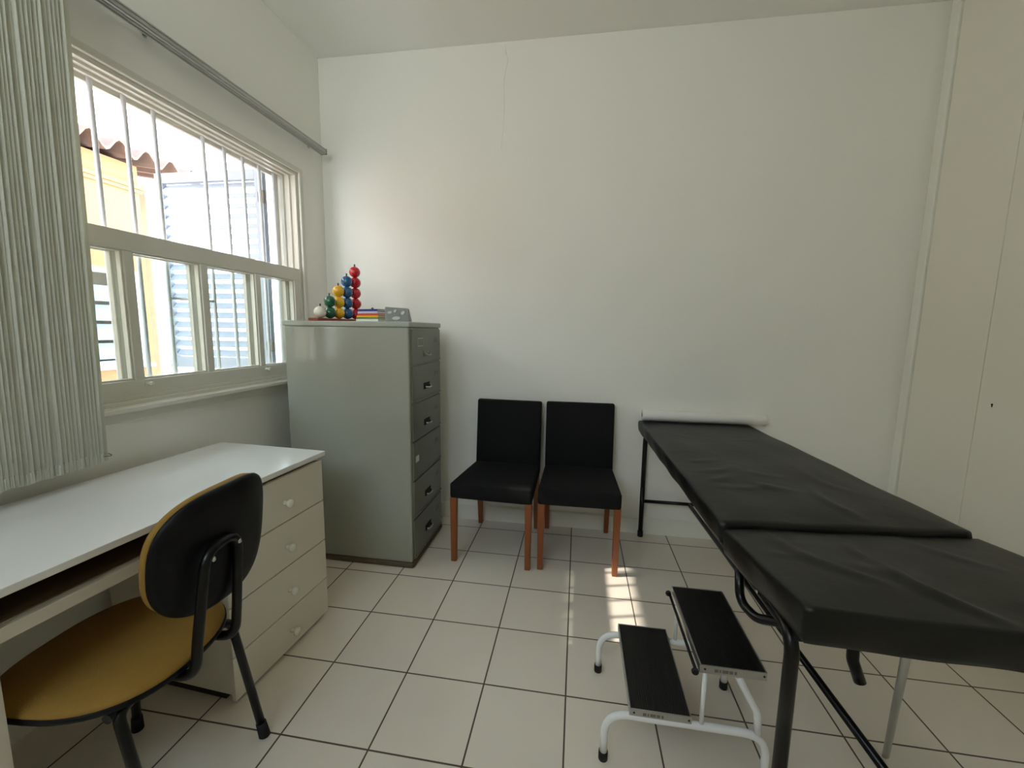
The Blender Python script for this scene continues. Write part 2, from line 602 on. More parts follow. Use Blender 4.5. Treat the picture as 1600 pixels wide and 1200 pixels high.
# ------------------------------------------------------------------ louvred shutter, swung out square to the wall
SH = thing('window_shutter', 'pale louvred shutter leaf swung open outside beyond the grille', 'shutter', (-0.165, -0.335, 1.03))
sw, shh = 0.74, 1.19
bm = NB()
box(bm, (-0.055, -0.016, 0), (0, 0.016, shh), 0.003)
box(bm, (-sw, -0.016, 0), (-sw + 0.055, 0.016, shh), 0.003)
box(bm, (-sw + 0.055, -0.015, 0), (-0.055, 0.015, 0.07), 0.003)
box(bm, (-sw + 0.055, -0.015, shh - 0.06), (-0.055, 0.015, shh), 0.003)
obj('frame', bm, M_SHUT, SH)
bm = NB()
n = 18
for i in range(n):
    z = 0.095 + (shh - 0.18) * i / (n - 1)
    hexa(bm, [(-sw + 0.056, -0.016, z - 0.019), (-0.056, -0.016, z - 0.019), (-0.056, 0.014, z + 0.014), (-sw + 0.056, 0.014, z + 0.014),
              (-sw + 0.056, -0.016, z - 0.012), (-0.056, -0.016, z - 0.012), (-0.056, 0.014, z + 0.021), (-sw + 0.056, 0.014, z + 0.021)])
obj('louvre_slats', bm, M_SHUT, SH)
bm = NB()
tube(bm, [(-sw + 0.028, -0.026, 0.02), (-sw + 0.028, -0.026, 0.70)], 0.006, seg=10)
for z in (0.06, 0.36, 0.66):
    box(bm, (-sw + 0.012, -0.036, z - 0.012), (-sw + 0.044, -0.016, z + 0.012), 0.003)
obj('shutter_bolt', bm, M_SHUTW, SH)
for z in (0.15, 1.03):
    bm = NB()
    tube(bm, [(0.005, -0.018, z - 0.035), (0.005, -0.018, z + 0.035)], 0.008, seg=10)
    box(bm, (-0.035, -0.019, z - 0.028), (0.004, -0.016, z + 0.028))
    obj('hinge', bm, M_SHADE, SH)

# ------------------------------------------------------------------ outside
bx('added_eave', (-1.0, -4.2, 2.62), (-T - 0.001, 1.5, 2.70), M_BLDG, kind='structure')     # unseen eave added to cut off the sun patch
o = bx('alley_ground', (-14, -9, -0.35), (-T - 0.002, 16, -0.30), M_GROUND, kind='structure')

NX = -1.98
house = thing('neighbouring_house', 'apricot rendered house with clay tile roof across the alley', 'house', (NX - 0.1, -1.2, -0.3))
HL = Vector((NX - 0.1, -1.2, -0.3))


def L(p, o):
    return (p[0] - o[0], p[1] - o[1], p[2] - o[2])


def lbox(bm, a, b, o, bev=0.0):
    box(bm, L(a, o), L(b, o), bev)


bm = NB()
y1c = 0.47
VW = (-0.70, 0.40, 0.97, 1.74)      # louvre window y0,y1,z0,z1
lbox(bm, (NX - 3.2, -4.0, -0.3), (NX, VW[0], 2.60), HL)
lbox(bm, (NX - 3.2, VW[0], VW[3]), (NX, VW[1], 2.60), HL)
lbox(bm, (NX - 3.2, VW[0], -0.3), (NX, VW[1], VW[2]), HL)
lbox(bm, (NX - 3.2, VW[1], -0.3), (NX, y1c, 2.60), HL)
lbox(bm, (NX - 3.2, VW[0], VW[2]), (NX - 0.20, VW[1], VW[3]), HL)
# cornice moulding under the eave
lbox(bm, (NX, -4.0, 2.415), (NX + 0.03, y1c + 0.03, 2.45), HL, 0.004)
lbox(bm, (NX, -4.0, 2.385), (NX + 0.018, y1c + 0.018, 2.415), HL, 0.004)
obj('wall', bm, M_ORANGE, house)
# corrugated clay roof
bm = NB()
pitch_y, amp = 0.205, 0.042
ny, nx = 200, 10
grid = []
yA, yB = -4.0, 1.0
for j in range(nx):
    row = []
    for i in range(ny):
        y = yA + (yB - yA) * i / (ny - 1)
        t = j / (nx - 1)
        x = NX + 0.16 - 3.4 * t
        c = math.cos(2 * PI * (y - 0.02) / pitch_y)
        z = 2.665 + 0.35 * t * 1.6 + (c + 0.25 * c * abs(c)) * amp
        row.append((x, y, z))
    grid.append(row)
V = [[bm.verts.new(L(p, HL)) for p in row] for row in grid]
V2 = [[bm.verts.new(L((p[0], p[1], p[2] - 0.022), HL)) for p in row] for row in grid]
for j in range(nx - 1):
    for i in range(ny - 1):
        f = bm.faces.new((V[j][i], V[j][i + 1], V[j + 1][i + 1], V[j + 1][i]))
        f.smooth = True
        bm.faces.new((V2[j][i], V2[j + 1][i], V2[j + 1][i + 1], V2[j][i + 1]))
for i in range(ny - 1):
    bm.faces.new((V[0][i], V2[0][i], V2[0][i + 1], V[0][i + 1]))
    bm.faces.new((V[-1][i], V[-1][i + 1], V2[-1][i + 1], V2[-1][i]))
for j in range(nx - 1):
    bm.faces.new((V[j][0], V[j + 1][0], V2[j + 1][0], V2[j][0]))
    bm.faces.new((V[j][-1], V2[j][-1], V2[j + 1][-1], V[j + 1][-1]))
obj('roof', bm, M_ROOF, house)
# louvre window of the house
bm = NB()
o_ = HL
ring(bm, NX - 0.10 - o_[0], NX + 0.006 - o_[0], VW[0] - o_[1], VW[1] - o_[1], VW[2] - o_[2], VW[3] - o_[2], 0.035, 0.003)
lbox(bm, (NX - 0.02, VW[0] - 0.04, VW[2] - 0.03), (NX + 0.05, VW[1] + 0.04, VW[2]), HL, 0.004)
wf = obj('window_frame', bm, M_SHUTW, house)
bm = NB()
for i in range(4):
    z = VW[2] + 0.175 + i * 0.152
    hexa(bm, [L(p, HL) for p in [(NX - 0.060, VW[0] + 0.03, z), (NX - 0.020, VW[0] + 0.03, z - 0.125), (NX - 0.020, VW[1] - 0.03, z - 0.125), (NX - 0.060, VW[1] - 0.03, z),
                                 (NX - 0.055, VW[0] + 0.03, z + 0.002), (NX - 0.014, VW[0] + 0.03, z - 0.123), (NX - 0.014, VW[1] - 0.03, z - 0.123), (NX - 0.055, VW[1] - 0.03, z + 0.002)]])
obj('louvre_glass', bm, M_LOUV, wf)
bm = NB()
lbox(bm, (NX - 0.195, VW[0] + 0.004, VW[2] + 0.004), (NX - 0.185, VW[1] - 0.004, VW[3] - 0.004), HL)  # grey sheet standing in for the shade behind the louvres
obj('grey_backing', bm, M_SHADE, wf)
# bright white boundary wall continuing beyond the house corner
bx('white_boundary_wall', (NX - 0.6, y1c + 0.45, -0.3), (NX - 0.45, 9.0, 2.62), M_BLDG, bev=0.01)
tag(bpy.data.objects['white_boundary_wall'], 'tall white boundary wall standing past the corner of the apricot house', 'wall')

# pale apartment block far beyond
AB = thing('outside_block', 'pale apartment block with small dark windows rising beyond the clay tile roof', 'building', (-17.0, 9.0, -0.3))
bm = NB()
box(bm, (-3, -2.0, 0), (3, 10.0, 9.6))
box(bm, (-3.05, -2.05, 9.6), (3.05, 10.05, 9.75), 0.01)
obj('wall', bm, M_BLDG, AB)
for yc2, zc2 in ((2.95, 8.62), (4.9, 7.35), (2.95, 7.35), (6.3, 8.62), (1.0, 8.62)):
    for c_ in range(4):
        bx('window', (2.95, yc2 - 0.2 + c_ * 0.31, zc2), (3.012, yc2 + c_ * 0.31, zc2 + 0.36), M_SHADE, AB)
# unseen taller block added to screen the low sun, left of the view
TB = thing('outside_block', 'unseen tall white block added to screen the sun, past the blind', 'building', (-10.0, -6.0, -0.3))
bm = NB()
box(bm, (-2.0, -7.0, 0), (2.0, 3.0, 8.74))
box(bm, (-2.0, 3.0, 0), (2.0, 9.0, 14.0))
obj('wall', bm, M_BLDG, TB)
# overhead cable between the buildings
bm = NB()
pts = [(-6.0, -3.0 + 0.6 * i, 4.55 - 0.02 * i - 0.25 * math.sin(PI * i / 24)) for i in range(25)]
tube(bm, pts, 0.012, seg=6)
tag(obj('overhead_cable', bm, M_SHADE), 'thin dark overhead cable strung across the bright sky outside', 'cable')

# ------------------------------------------------------------------ vertical blind
VB = thing('vertical_blind', 'off-white vertical fabric blind drawn back in a bunch beside the window', 'blind', (0.072, -1.5, 2.383))
bm = NB()
y_a, y_b = -1.75, 1.405
box(bm, (-0.020, y_a, 0.0), (0.020, y_b, 0.032), 0.003)
box(bm, (0.0205, y_a, 0.006), (0.024, y_b, 0.011))
box(bm, (0.0205, y_a, 0.022), (0.024, y_b, 0.027))
box(bm, (-0.012, y_a, -0.004), (-0.006, y_b, 0.0))
box(bm, (0.006, y_a, -0.004), (0.012, y_b, 0.0))
obj('headrail', bm, M_ALU, VB)
bm = NB()
box(bm, (-0.021, y_b, -0.001), (0.022, y_b + 0.006, 0.034), 0.002)
obj('end_cap', bm, M_SHADE, VB)
for y in (1.36, 0.35, -0.6):
    bm = NB()
    box(bm, (-0.071, y - 0.008, 0.031), (0.012, y + 0.008, 0.0345))
    box(bm, (-0.0715, y - 0.008, 0.025), (-0.069, y + 0.008, 0.048))
    obj('bracket', bm, M_ALU, VB)
NV = 38
for i in range(NV):
    bm = NB()
    y = -0.040 - 0.0118 * i + random.uniform(-0.0012, 0.0012)
    L_ = 1.548 + random.uniform(-0.004, 0.004)
    tw = random.uniform(-0.05, 0.05) + (0.78 if i == 0 else 0.58)
    cvt = 0.0035
    nseg = 8
    zs = [0.0, -0.4, -0.8, -1.2, -L_]
    dx0 = random.uniform(-0.003, 0.003)
    rows = []
    for zi, z in enumerate(zs):
        a, b = [], []
        for q in range(nseg + 1):
            s = q / nseg - 0.5
            lx = s * 0.089
            ly = -cvt * (1 - (2 * s) ** 2)
            wob = 0.0012 * math.sin(z * 5 + i) + 0.030 * (1 + z / 1.548)
            X = dx0 + lx * math.cos(tw) - ly * math.sin(tw)
            Y = y + wob + lx * math.sin(tw) + ly * math.cos(tw)
            a.append(bm.verts.new((X, Y, z - 0.01)))
            b.append(bm.verts.new((X, Y - 0.0006, z - 0.01)))
        rows.append((a, b))
    for (a0, b0), (a1, b1) in zip(rows[:-1], rows[1:]):
        for q in range(nseg):
            f = bm.faces.new((a0[q], a0[q + 1], a1[q + 1], a1[q]))
            f.smooth = True
            f = bm.faces.new((b0[q + 1], b0[q], b1[q], b1[q + 1]))
            f.smooth = True
        bm.faces.new((a0[0], a1[0], b1[0], b0[0]))
        bm.faces.new((a0[-1], b0[-1], b1[-1], a1[-1]))
    a, b = rows[0]
    for q in range(nseg):
        bm.faces.new((a[q], b[q], b[q + 1], a[q + 1]))
    a, b = rows[-1]
    for q in range(nseg):
        bm.faces.new((a[q + 1], b[q + 1], b[q], a[q]))
    v = obj('vane', bm, M_BLIND, VB)
    if i % 1 == 0:
        bm = NB()
        c_t, s_t = math.cos(tw), math.sin(tw)
        P8 = [(lx * c_t - ly * s_t + dx0, y + lx * s_t + ly * c_t, zz) for zz in (-L_ - 0.012, -L_ + 0.022) for lx, ly in ((-0.040, -0.0035), (0.040, -0.0035), (0.040, 0.0015), (-0.040, 0.0015))]
        hexa(bm, P8, 0.001)
        obj('weight', bm, M_BLIND, v)
bm = NB()
pts = []
for i in range(13):
    s = i / 12
    pts.append((0.040 - 0.075 * s, -0.030 + 0.020 * s + 0.040 * math.sin(PI * s), -1.535 - 0.016 * math.sin(PI * s) + 0.012 * s))
tube(bm, pts, 0.0013, seg=6)
obj('bottom_chain', bm, M_SHADE, VB, label='thin grey bottom chain loop')

# ------------------------------------------------------------------ grey filing cabinet
cab_o = (0.505, -0.414, 0.0)
CB = thing('filing_cabinet', 'tall grey-green steel filing cabinet of six drawers beneath coloured toys', 'cabinet', cab_o)
x0, x1, yb0, yb1 = 0.155 - cab_o[0], 0.852 - cab_o[0], -0.654 - cab_o[1], -0.172 - cab_o[1]
bm = NB()
box(bm, (x0, yb0, 0.03), (x1, yb1, 1.305), 0.006)
obj('body', bm, M_CAB, CB)
bm = NB()
box(bm, (x0 - 0.006, yb0 - 0.006, 1.305), (x1 + 0.008, yb1 + 0.006, 1.333), 0.005)
obj('top_panel', bm, M_CABTOP, CB, label='paler grey-green top panel')
bm = NB()
box(bm, (x0 - 0.004, yb0 - 0.010, 0.0), (x1 + 0.012, yb1 + 0.004, 0.030), 0.012, 4)
obj('base_skirt', bm, M_RUST, CB, label='rusty brown base skirt')
zt = [1.300, 1.108, 0.905, 0.699, 0.483, 0.268, 0.036]
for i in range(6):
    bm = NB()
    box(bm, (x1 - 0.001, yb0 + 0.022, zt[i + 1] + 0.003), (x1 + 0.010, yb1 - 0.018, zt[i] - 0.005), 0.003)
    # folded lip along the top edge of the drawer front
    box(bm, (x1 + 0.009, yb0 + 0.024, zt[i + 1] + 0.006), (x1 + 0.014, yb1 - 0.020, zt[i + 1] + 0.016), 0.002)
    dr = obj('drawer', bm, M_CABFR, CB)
    zc = (zt[i] + zt[i + 1]) / 2
    yh = -0.43 - cab_o[1]
    if i == 0:
        bm = NB()
        ring(bm, x1 + 0.0095, x1 + 0.0125, -0.56 - cab_o[1], -0.48 - cab_o[1], zc + 0.0, zc + 0.045, 0.004, 0)
        obj('label_holder', bm, M_ALU, dr)
    if i == 3:
        bx('paper_label', (x1 + 0.0102, -0.605 - cab_o[1], zc - 0.012), (x1 + 0.0112, -0.560 - cab_o[1], zc + 0.022), M_STICK, dr, label='small white paper label')
    else:
        zh = (1.16, 0.978, 0.772, 0, 0.352, 0.140)[i]
        bm = NB()
        box(bm, (x1 + 0.0095, yh - 0.045, zh - 0.016), (x1 + 0.013, yh + 0.045, zh + 0.020), 0.002)  # raised plate, dark colour stands in for shade in the handle recess
        rec = obj('handle_plate', bm, M_GAP if i > 0 else M_CABFR, dr, label='dark plate standing for the shaded handle recess' if i > 0 else None)
        bm = NB()
        tube(bm, [(x1 + 0.012, yh - 0.034, zh), (x1 + 0.028, yh - 0.030, zh - 0.004), (x1 + 0.030, yh, zh - 0.006), (x1 + 0.028, yh + 0.030, zh - 0.004), (x1 + 0.012, yh + 0.034, zh)], 0.0045, 0.012, 10)
        obj('handle', bm, M_CHROME if i > 0 else M_ALU, rec)
    bm = NB()
    yk = -0.27 - cab_o[1]
    ring(bm, x1 + 0.0095, x1 + 0.012, yk - 0.018, yk + 0.018, zc + 0.015, zc + 0.045, 0.003, 0)
    obj('label_holder', bm, M_CABFR, dr)

# toys on the cabinet
ABZ = 1.3335
ab_p0, ab_p1 = Vector((0.338, -0.605, ABZ)), Vector((0.398, -0.345, ABZ))
ab_dir = (ab_p1 - ab_p0).normalized()
ab_ang = math.atan2(ab_dir.y, ab_dir.x)
AB_ = thing('bead_stacker', 'wooden bead counting toy, five rising columns from one white to five red', 'toy', ab_p0, ab_ang)
ln = (ab_p1 - ab_p0).length
bx('base', (-0.05, -0.035, 0), (ln + 0.045, 0.035, 0.014), mat('red_brown_base', (140, 62, 50), 0.45, var=0.1), AB_, 0.003)
cols = [('white', (226, 222, 210)), ('green', (24, 92, 64)), ('yellow', (232, 178, 22)), ('blue', (24, 92, 142)), ('red', (196, 24, 40))]
M_PEG = mat('dark_wood_peg', (84, 62, 50), 0.5)
br = 0.0315
vsp = 0.0605
for i, (cn, cc) in enumerate(cols):
    mm = mat(cn + '_glossy_bead', cc, 0.18, var=0.03, coat=0.5)
    xx = ln * i / 4
    n = i + 1
    bm = NB()
    tube(bm, [(xx, 0, 0.012), (xx, 0, 0.014 + vsp * n + 0.016)], 0.0042, seg=10)
    pg = obj('peg', bm, M_PEG, AB_)
    for k in range(n):
        bm = NB()
        sphere(bm, (xx + random.uniform(-.001, .001), random.uniform(-.001, .001), 0.014 + br + vsp * k), br)
        obj('bead', bm, mm, pg, label=cn + ' painted bead')

# stack of thin coloured boards and the grey tilted display
bst = [('white', (228, 228, 218), 0.013, 0.085), ('green', (96, 150, 70), 0.008, 0.083), ('yellow', (240, 180, 40), 0.010, 0.080),
       ('red', (214, 72, 40), 0.009, 0.077), ('lavender', (196, 190, 222), 0.012, 0.074), ('blue', (34, 50, 130), 0.011, 0.070)]
zb = ABZ
wh = ['bottom of the stack', 'just above the white one', 'between the green and red ones', 'above the yellow one', 'just under the dark blue one', 'top of the stack']
for i, (cn, cc, th, hw) in enumerate(bst):
    t_ = thing('book', 'thin %s book, %s between bead toy and grey display' % (cn if cn != 'blue' else 'dark blue', wh[i]), 'book',
               (0.604 + 0.0008 * i, -0.506, zb), -0.35 + random.uniform(-0.02, 0.02), 'thin coloured books on the cabinet')
    mm = mat(cn + '_cover', cc, 0.4, var=0.03)
    bm = NB()
    box(bm, (-hw, -0.0635, 0), (hw, 0.0635, 0.0018))
    box(bm, (-hw, -0.0635, th - 0.0018), (hw, 0.0635, th))
    box(bm, (-hw, -0.0635, 0.0), (-hw + 0.002, 0.0635, th), 0)
    box(bm, (-hw, -0.0635, 0.0), (hw, -0.0615, th), 0)
    obj('cover', bm, mm, t_)
    bx('pages', (-hw + 0.0022, -0.0613, 0.0019), (hw - 0.002, 0.0615, th - 0.0019), M_PAPER, t_)
    zb += th + 0.0004
bm = NB()
lathe(bm, [(0.006, 0), (0.007, 0.006), (0.004, 0.010), (0.0, 0.011)], (0.590, -0.515, zb), (0, 0, 1), 12)
tag(obj('game_pawn', bm, mat('blue_pawn', (36, 60, 110), 0.3)), 'tiny dark blue pawn standing on top of the coloured book stack', 'toy')
DP = thing('desk_display', 'grey translucent tilted display stand with pale ovals at the cabinet edge', 'stand', (0.768, -0.568, ABZ), 0.0)
M_DISP = mat('grey_display_plastic', (128, 132, 128), 0.3, var=0.04, coat=0.4)
bm = NB()
hexa(bm, [(-0.062, -0.045, 0.0), (0.072, -0.045, 0.0), (0.072, 0.000, 0.0), (-0.062, 0.0, 0.0),
          (-0.088, 0.012, 0.078), (0.046, 0.012, 0.070), (0.046, 0.020, 0.070), (-0.088, 0.020, 0.078)], 0.006, 3)
obj('panel', bm, M_DISP, DP)
M_OV = mat('pale_oval_mark', (186, 188, 182), 0.4)
for (ox, oz, rx_, rz_) in ((-0.050, 0.048, 0.012, 0.007), (-0.022, 0.056, 0.008, 0.008), (0.024, 0.046, 0.010, 0.010), (-0.004, 0.018, 0.022, 0.009)):
    bm = NB()
    q = [bm.verts.new((ox + rx_ * math.cos(2 * PI * k / 18), 0, oz + rz_ * math.sin(2 * PI * k / 18))) for k in range(18)]
    q2 = [bm.verts.new((v.co.x, 0, v.co.z)) for v in q]
    for a, b in zip(q, q2):
        yf = -0.045 + 0.057 * (a.co.z / 0.074)
        a.co.y = yf - 0.0025
        b.co.y = yf + 0.002
    bm.faces.new(q)
    bm.faces.new(q2[::-1])
    for k in range(18):
        bm.faces.new((q[k], q2[k], q2[(k + 1) % 18], q[(k + 1) % 18]))
    obj('oval_mark', bm, M_OV, DP)

# ------------------------------------------------------------------ desk
# local frame: +x into the room, +y away from the camera (far end), origin under the far room-side corner
DA = math.radians(-3.6)
DK = thing('desk', 'white desk with four knobbed drawers and open shelf beneath the blind', 'desk', (0.632, -1.062, 0.0), DA)
DD, DLN = 0.545, 1.055
bm = NB()
box(bm, (-DD, -DLN, 0.745), (0, 0, 0.765), 0.002)
obj('desktop', bm, M_DESK, DK)
PX = -0.014
bm = NB()
box(bm, (-DD + 0.01, -0.500, 0.038), (PX - 0.018, -0.482, 0.744), 0.001)
box(bm, (-DD + 0.01, -0.028, 0.022), (PX - 0.018, -0.010, 0.744), 0.001)
box(bm, (-DD + 0.01, -0.482, 0.026), (PX - 0.018, -0.028, 0.040), 0.001)
box(bm, (-DD + 0.01, -0.482, 0.060), (-DD + 0.02, -0.028, 0.744), 0.001)
box(bm, (PX - 0.040, -0.482, 0.728), (PX - 0.018, -0.028, 0.744), 0.001)
ped = obj('drawer_pedestal', bm, M_DESKF, DK)
bx('plinth', (-DD + 0.03, -0.485, 0.0), (PX - 0.060, -0.028, 0.0255), M_GAP, DK, label='recessed dark brown plinth')
dz = [0.727, 0.543, 0.359, 0.176, 0.014]
for i in range(4):
    bm = NB()
    box(bm, (PX - 0.0175, -0.502, dz[i + 1] + 0.0025), (PX, -0.008, dz[i] - 0.0015), 0.002)
    dr = obj('drawer', bm, M_DESKF, DK)
    bm = NB()
    zc = (0.622, 0.441, 0.257, 0.083)[i]
    lathe(bm, [(0.009, 0), (0.008, 0.004), (0.0065, 0.010), (0.0085, 0.014), (0.0145, 0.019), (0.0165, 0.025), (0.0150, 0.031), (0.009, 0.035), (0, 0.036)],
          (PX, -0.232, zc), (1, 0, 0), 20)
    obj('knob', bm, M_KNOB, dr)
# open shelf compartment
bm = NB()
box(bm, (-DD + 0.02, -DLN + 0.030, 0.640), (PX - 0.006, -0.503, 0.672), 0.002)
obj('shelf', bm, M_DESKF, DK)
bm = NB()
box(bm, (-DD + 0.021, -DLN + 0.031, 0.6725), (PX - 0.030, -0.503, 0.675))
box(bm, (-DD + 0.021, -DLN + 0.031, 0.675), (-DD + 0.027, -0.503, 0.7445))
box(bm, (-DD + 0.028, -DLN + 0.031, 0.7405), (PX - 0.030, -0.503, 0.7445))
box(bm, (-DD + 0.028, -DLN + 0.031, 0.675), (PX - 0.030, -DLN + 0.035, 0.7405))
box(bm, (-DD + 0.028, -0.507, 0.675), (PX - 0.030, -0.503, 0.7405))
obj('shelf_lining', bm, M_CUBBY, DK, label='dark brown unpainted inside of the shelf')
bx('side_panel', (-DD + 0.005, -DLN + 0.004, 0.0), (PX, -DLN + 0.030, 0.744), M_DESKF, DK, 0.002)

# ------------------------------------------------------------------ mustard chair at the desk
CA = math.radians(6.0)
YC = thing('office_chair', 'mustard padded chair with black oval back and tube legs at the desk', 'chair', (0.535, -1.849, 0.0), CA)


def superellipse(a, b, n, t):
    c, s = math.cos(t), math.sin(t)
    return (a * math.copysign(abs(c) ** (2 / n), c), b * math.copysign(abs(s) ** (2 / n), s))


def pad(bm, rings_, fn, nseg=56):
    """closed pad from list of (scale, height) rings on outline fn(t); capped"""
    R_ = []
    for sc, h in rings_:
        R_.append([bm.verts.new(fn(2 * PI * k / nseg, sc, h)) for k in range(nseg)])
    for a, b in zip(R_[:-1], R_[1:]):
        for k in range(nseg):
            f = bm.faces.new((a[k], a[(k + 1) % nseg], b[(k + 1) % nseg], b[k]))
            f.smooth = True
    for rr in (R_[0][::-1], R_[-1]):
        f = bm.faces.new(rr)
        f.smooth = True


SA, SB = 0.213, 0.216


def seat_fn(t, sc, h):
    x, y = superellipse(SA * sc, SB * sc, 2.5, t)
    z = h + 0.05 * (y ** 2) * 4 - 0.10 * (max(0, -x - 0.12)) ** 1.0 * 0.6
    return (x, y, z)


bm = NB()
pad(bm, [(0.985, 0.438), (1.0, 0.444), (0.995, 0.452), (0.965, 0.459), (0.88, 0.466), (0.7, 0.468), (0.45, 0.466), (0.2, 0.465), (0.02, 0.465)], seat_fn)
obj('seat', bm, M_YEL, YC, label='mustard yellow padded seat')
bm = NB()
pad(bm, [(0.02, 0.428), (0.6, 0.428), (0.93, 0.429), (0.99, 0.430), (1.012, 0.434), (1.012, 0.445), (1.002, 0.447), (0.97, 0.4395), (0.02, 0.4395)], seat_fn)
obj('seat_shell', bm, M_BPLAS, YC, label='black plastic shell under the seat')
BA, BB = 0.197, 0.170
BCX, BCY, BCZ = 0.223, 0.116, 0.700
TILT = math.radians(6)
BROT = math.radians(-2)


def back_fn(t, sc, h):
    y, z = superellipse(BA * sc, BB * sc, 2.7, t)
    x = h - 0.045 * (1 - 0) * (y / BA) ** 2
    X = x * math.cos(TILT) + z * math.sin(TILT)
    return (BCX + X * math.cos(BROT) - y * math.sin(BROT), BCY + X * math.sin(BROT) + y * math.cos(BROT), BCZ + z * math.cos(TILT) - x * math.sin(TILT))


bm = NB()
pad(bm, [(0.98, -0.004), (0.995, -0.012), (0.985, -0.024), (0.94, -0.033), (0.82, -0.038), (0.5, -0.040), (0.02, -0.041)], back_fn)
obj('backrest_pad', bm, M_YEL, YC, label='mustard yellow padded face of the backrest')
bm = NB()
pad(bm, [(0.02, -0.005), (0.5, -0.005), (0.96, -0.005), (1.002, -0.003), (1.012, 0.003), (0.998, 0.010), (0.95, 0.014), (0.7, 0.015), (0.3, 0.015), (0.02, 0.015)], back_fn)
bs = obj('backrest_shell', bm, M_BPLAS, YC, label='black plastic oval backrest shell')
# back support: inverted U, both legs bending forward under the seat
bm = NB()
hw = 0.066
yc_ = 0.066
tube(bm, [(0.04, -0.030, 0.414), (0.236, -0.040, 0.412), (0.240, -0.030, 0.50), (0.248, yc_ - hw + 0.010, 0.722),
          (0.248, yc_ + hw - 0.004, 0.722), (0.240, 0.112, 0.50), (0.236, 0.104, 0.412), (0.04, 0.100, 0.414)], 0.0128, 0.055, 14, 8)
obj('back_support', bm, M_BTUBE, YC)
for y in (yc_ - 0.044, yc_ + 0.052):
    bm = NB()
    lathe(bm, [(0.007, 0), (0.007, 0.003), (0.004, 0.005), (0.0, 0.0055)], (0.2565, y, 0.697), (1, 0, 0), 12)
    obj('bolt', bm, M_CHROME, bs)
# under-seat frame and splayed legs
bm = NB()
tube(bm, [(-0.14, -0.13, 0.412), (0.13, -0.13, 0.412)], 0.011, 0, 12)
tube(bm, [(-0.14, 0.13, 0.412), (0.13, 0.13, 0.412)], 0.011, 0, 12)
tube(bm, [(0.13, -0.165, 0.412), (0.13, 0.165, 0.412)], 0.012, 0, 12)
tube(bm, [(-0.13, -0.155, 0.412), (-0.13, 0.155, 0.412)], 0.012, 0, 12)
obj('seat_frame', bm, M_BTUBE, YC)
for sx, sy in ((1, 1), (1, -1), (-1, 1), (-1, -1)):
    bm = NB()
    top = Vector((0.135 * sx, 0.10 * sy, 0.412))
    kn = Vector((0.150 * sx, 0.163 * sy, 0.412))
    ft = Vector((0.218 * sx, 0.182 * sy, 0.0))
    if sx < 0:
        ft = Vector((-0.175, 0.178 if sy > 0 else -0.190, 0.0))
    elif sy < 0:
        kn = Vector((0.140, -0.150, 0.412))
        ft = Vector((0.270, -0.190, 0.0))
    else:
        kn = Vector((0.172, 0.168, 0.412))
        ft = Vector((0.243, 0.186, 0.0))
    d_ = (ft - kn).normalized()
    tube(bm, [top, kn, ft - d_ * 0.012], 0.0122, 0.035, 14)
    lg = obj('leg', bm, M_BTUBE, YC)
    bm = NB()
    tube(bm, [ft - d_ * 0.050, ft - d_ * 0.004], 0.0145, 0, 14, r1=0.0165)
    lathe(bm, [(0.013, 0.0), (0.0155, 0.002), (0.0150, 0.008)], (ft.x, ft.y, 0.0), (0, 0, 1), 14)
    obj('rubber_foot', bm, M_RUB, lg)

# ------------------------------------------------------------------ two black dining chairs
def dining_chair(loc, rz, label, w0=0.222, w1=0.210):
    t = thing('dining_chair', label, 'chair', loc, rz, 'black chairs with wooden legs at the back wall')
    # local: origin at the floor under the middle; -y is the front
    yf, yb = -0.275, 0.235
    bm = NB()
    P = [(-w0, yf, 0.373), (w0, yf, 0.373), (w1, yb, 0.385), (-w1, yb, 0.385), (-w0, yf, 0.462), (w0, yf, 0.462), (w1, yb, 0.448), (-w1, yb, 0.448)]
    hexa(bm, P, 0.014, 4)
    for f in bm.faces:
        f.smooth = True
    bmesh.ops.subdivide_edges(bm, edges=[e for e in bm.edges if e.calc_length() > 0.2], cuts=6, use_grid_fill=True)
    for v in bm.verts:
        if v.co.z > 0.43:
            v.co.z += 0.012 * max(0, 1 - (v.co.x / w0) ** 2) * max(0, 1 - ((v.co.y - (yf + yb) / 2) / 0.26) ** 2)
    obj('seat', bm, M_FABBLK, t)
    bm = NB()
    wt = w1 + 0.001
    P = [(-w1, 0.168, 0.430), (w1, 0.168, 0.430), (w1, 0.238, 0.430), (-w1, 0.238, 0.430),
         (-wt, 0.212, 0.852), (wt, 0.212, 0.852), (wt, 0.250, 0.852), (-wt, 0.250, 0.852)]
    hexa(bm, P, 0.012, 4)
    for f in bm.faces:
        f.smooth = True
    obj('backrest', bm, M_FABBLK, t)
    for sx in (-1, 1):
        for fr in (True, False):
            bm = NB()
            if fr:
                cx, cy = sx * (w0 - 0.019), yf + 0.022
                a, b = 0.0185, 0.0145
                ox, oy = sx * 0.0, 0.0
            else:
                cx, cy = sx * (w1 - 0.019), 0.195
                a, b = 0.018, 0.014
                ox, oy = 0.0, 0.040
            hexa(bm, [(cx + ox - b, cy + oy - b, 0), (cx + ox + b, cy + oy - b, 0), (cx + ox + b, cy + oy + b, 0), (cx + ox - b, cy + oy + b, 0),
                      (cx - a, cy - a, 0.378), (cx + a, cy - a, 0.378), (cx + a, cy + a, 0.378), (cx - a, cy + a, 0.378)], 0.003, 2)
            obj('leg', bm, M_LEGW, t, label='reddish brown wooden leg')
    return t


dining_chair((1.274, -0.292, 0), math.radians(-2.4), 'black fabric dining chair with wooden legs, next to the filing cabinet', 0.229, 0.208)
dining_chair((1.736, -0.278, 0), math.radians(0.8), 'black fabric dining chair with wooden legs, beside the examination bed', 0.219, 0.211)

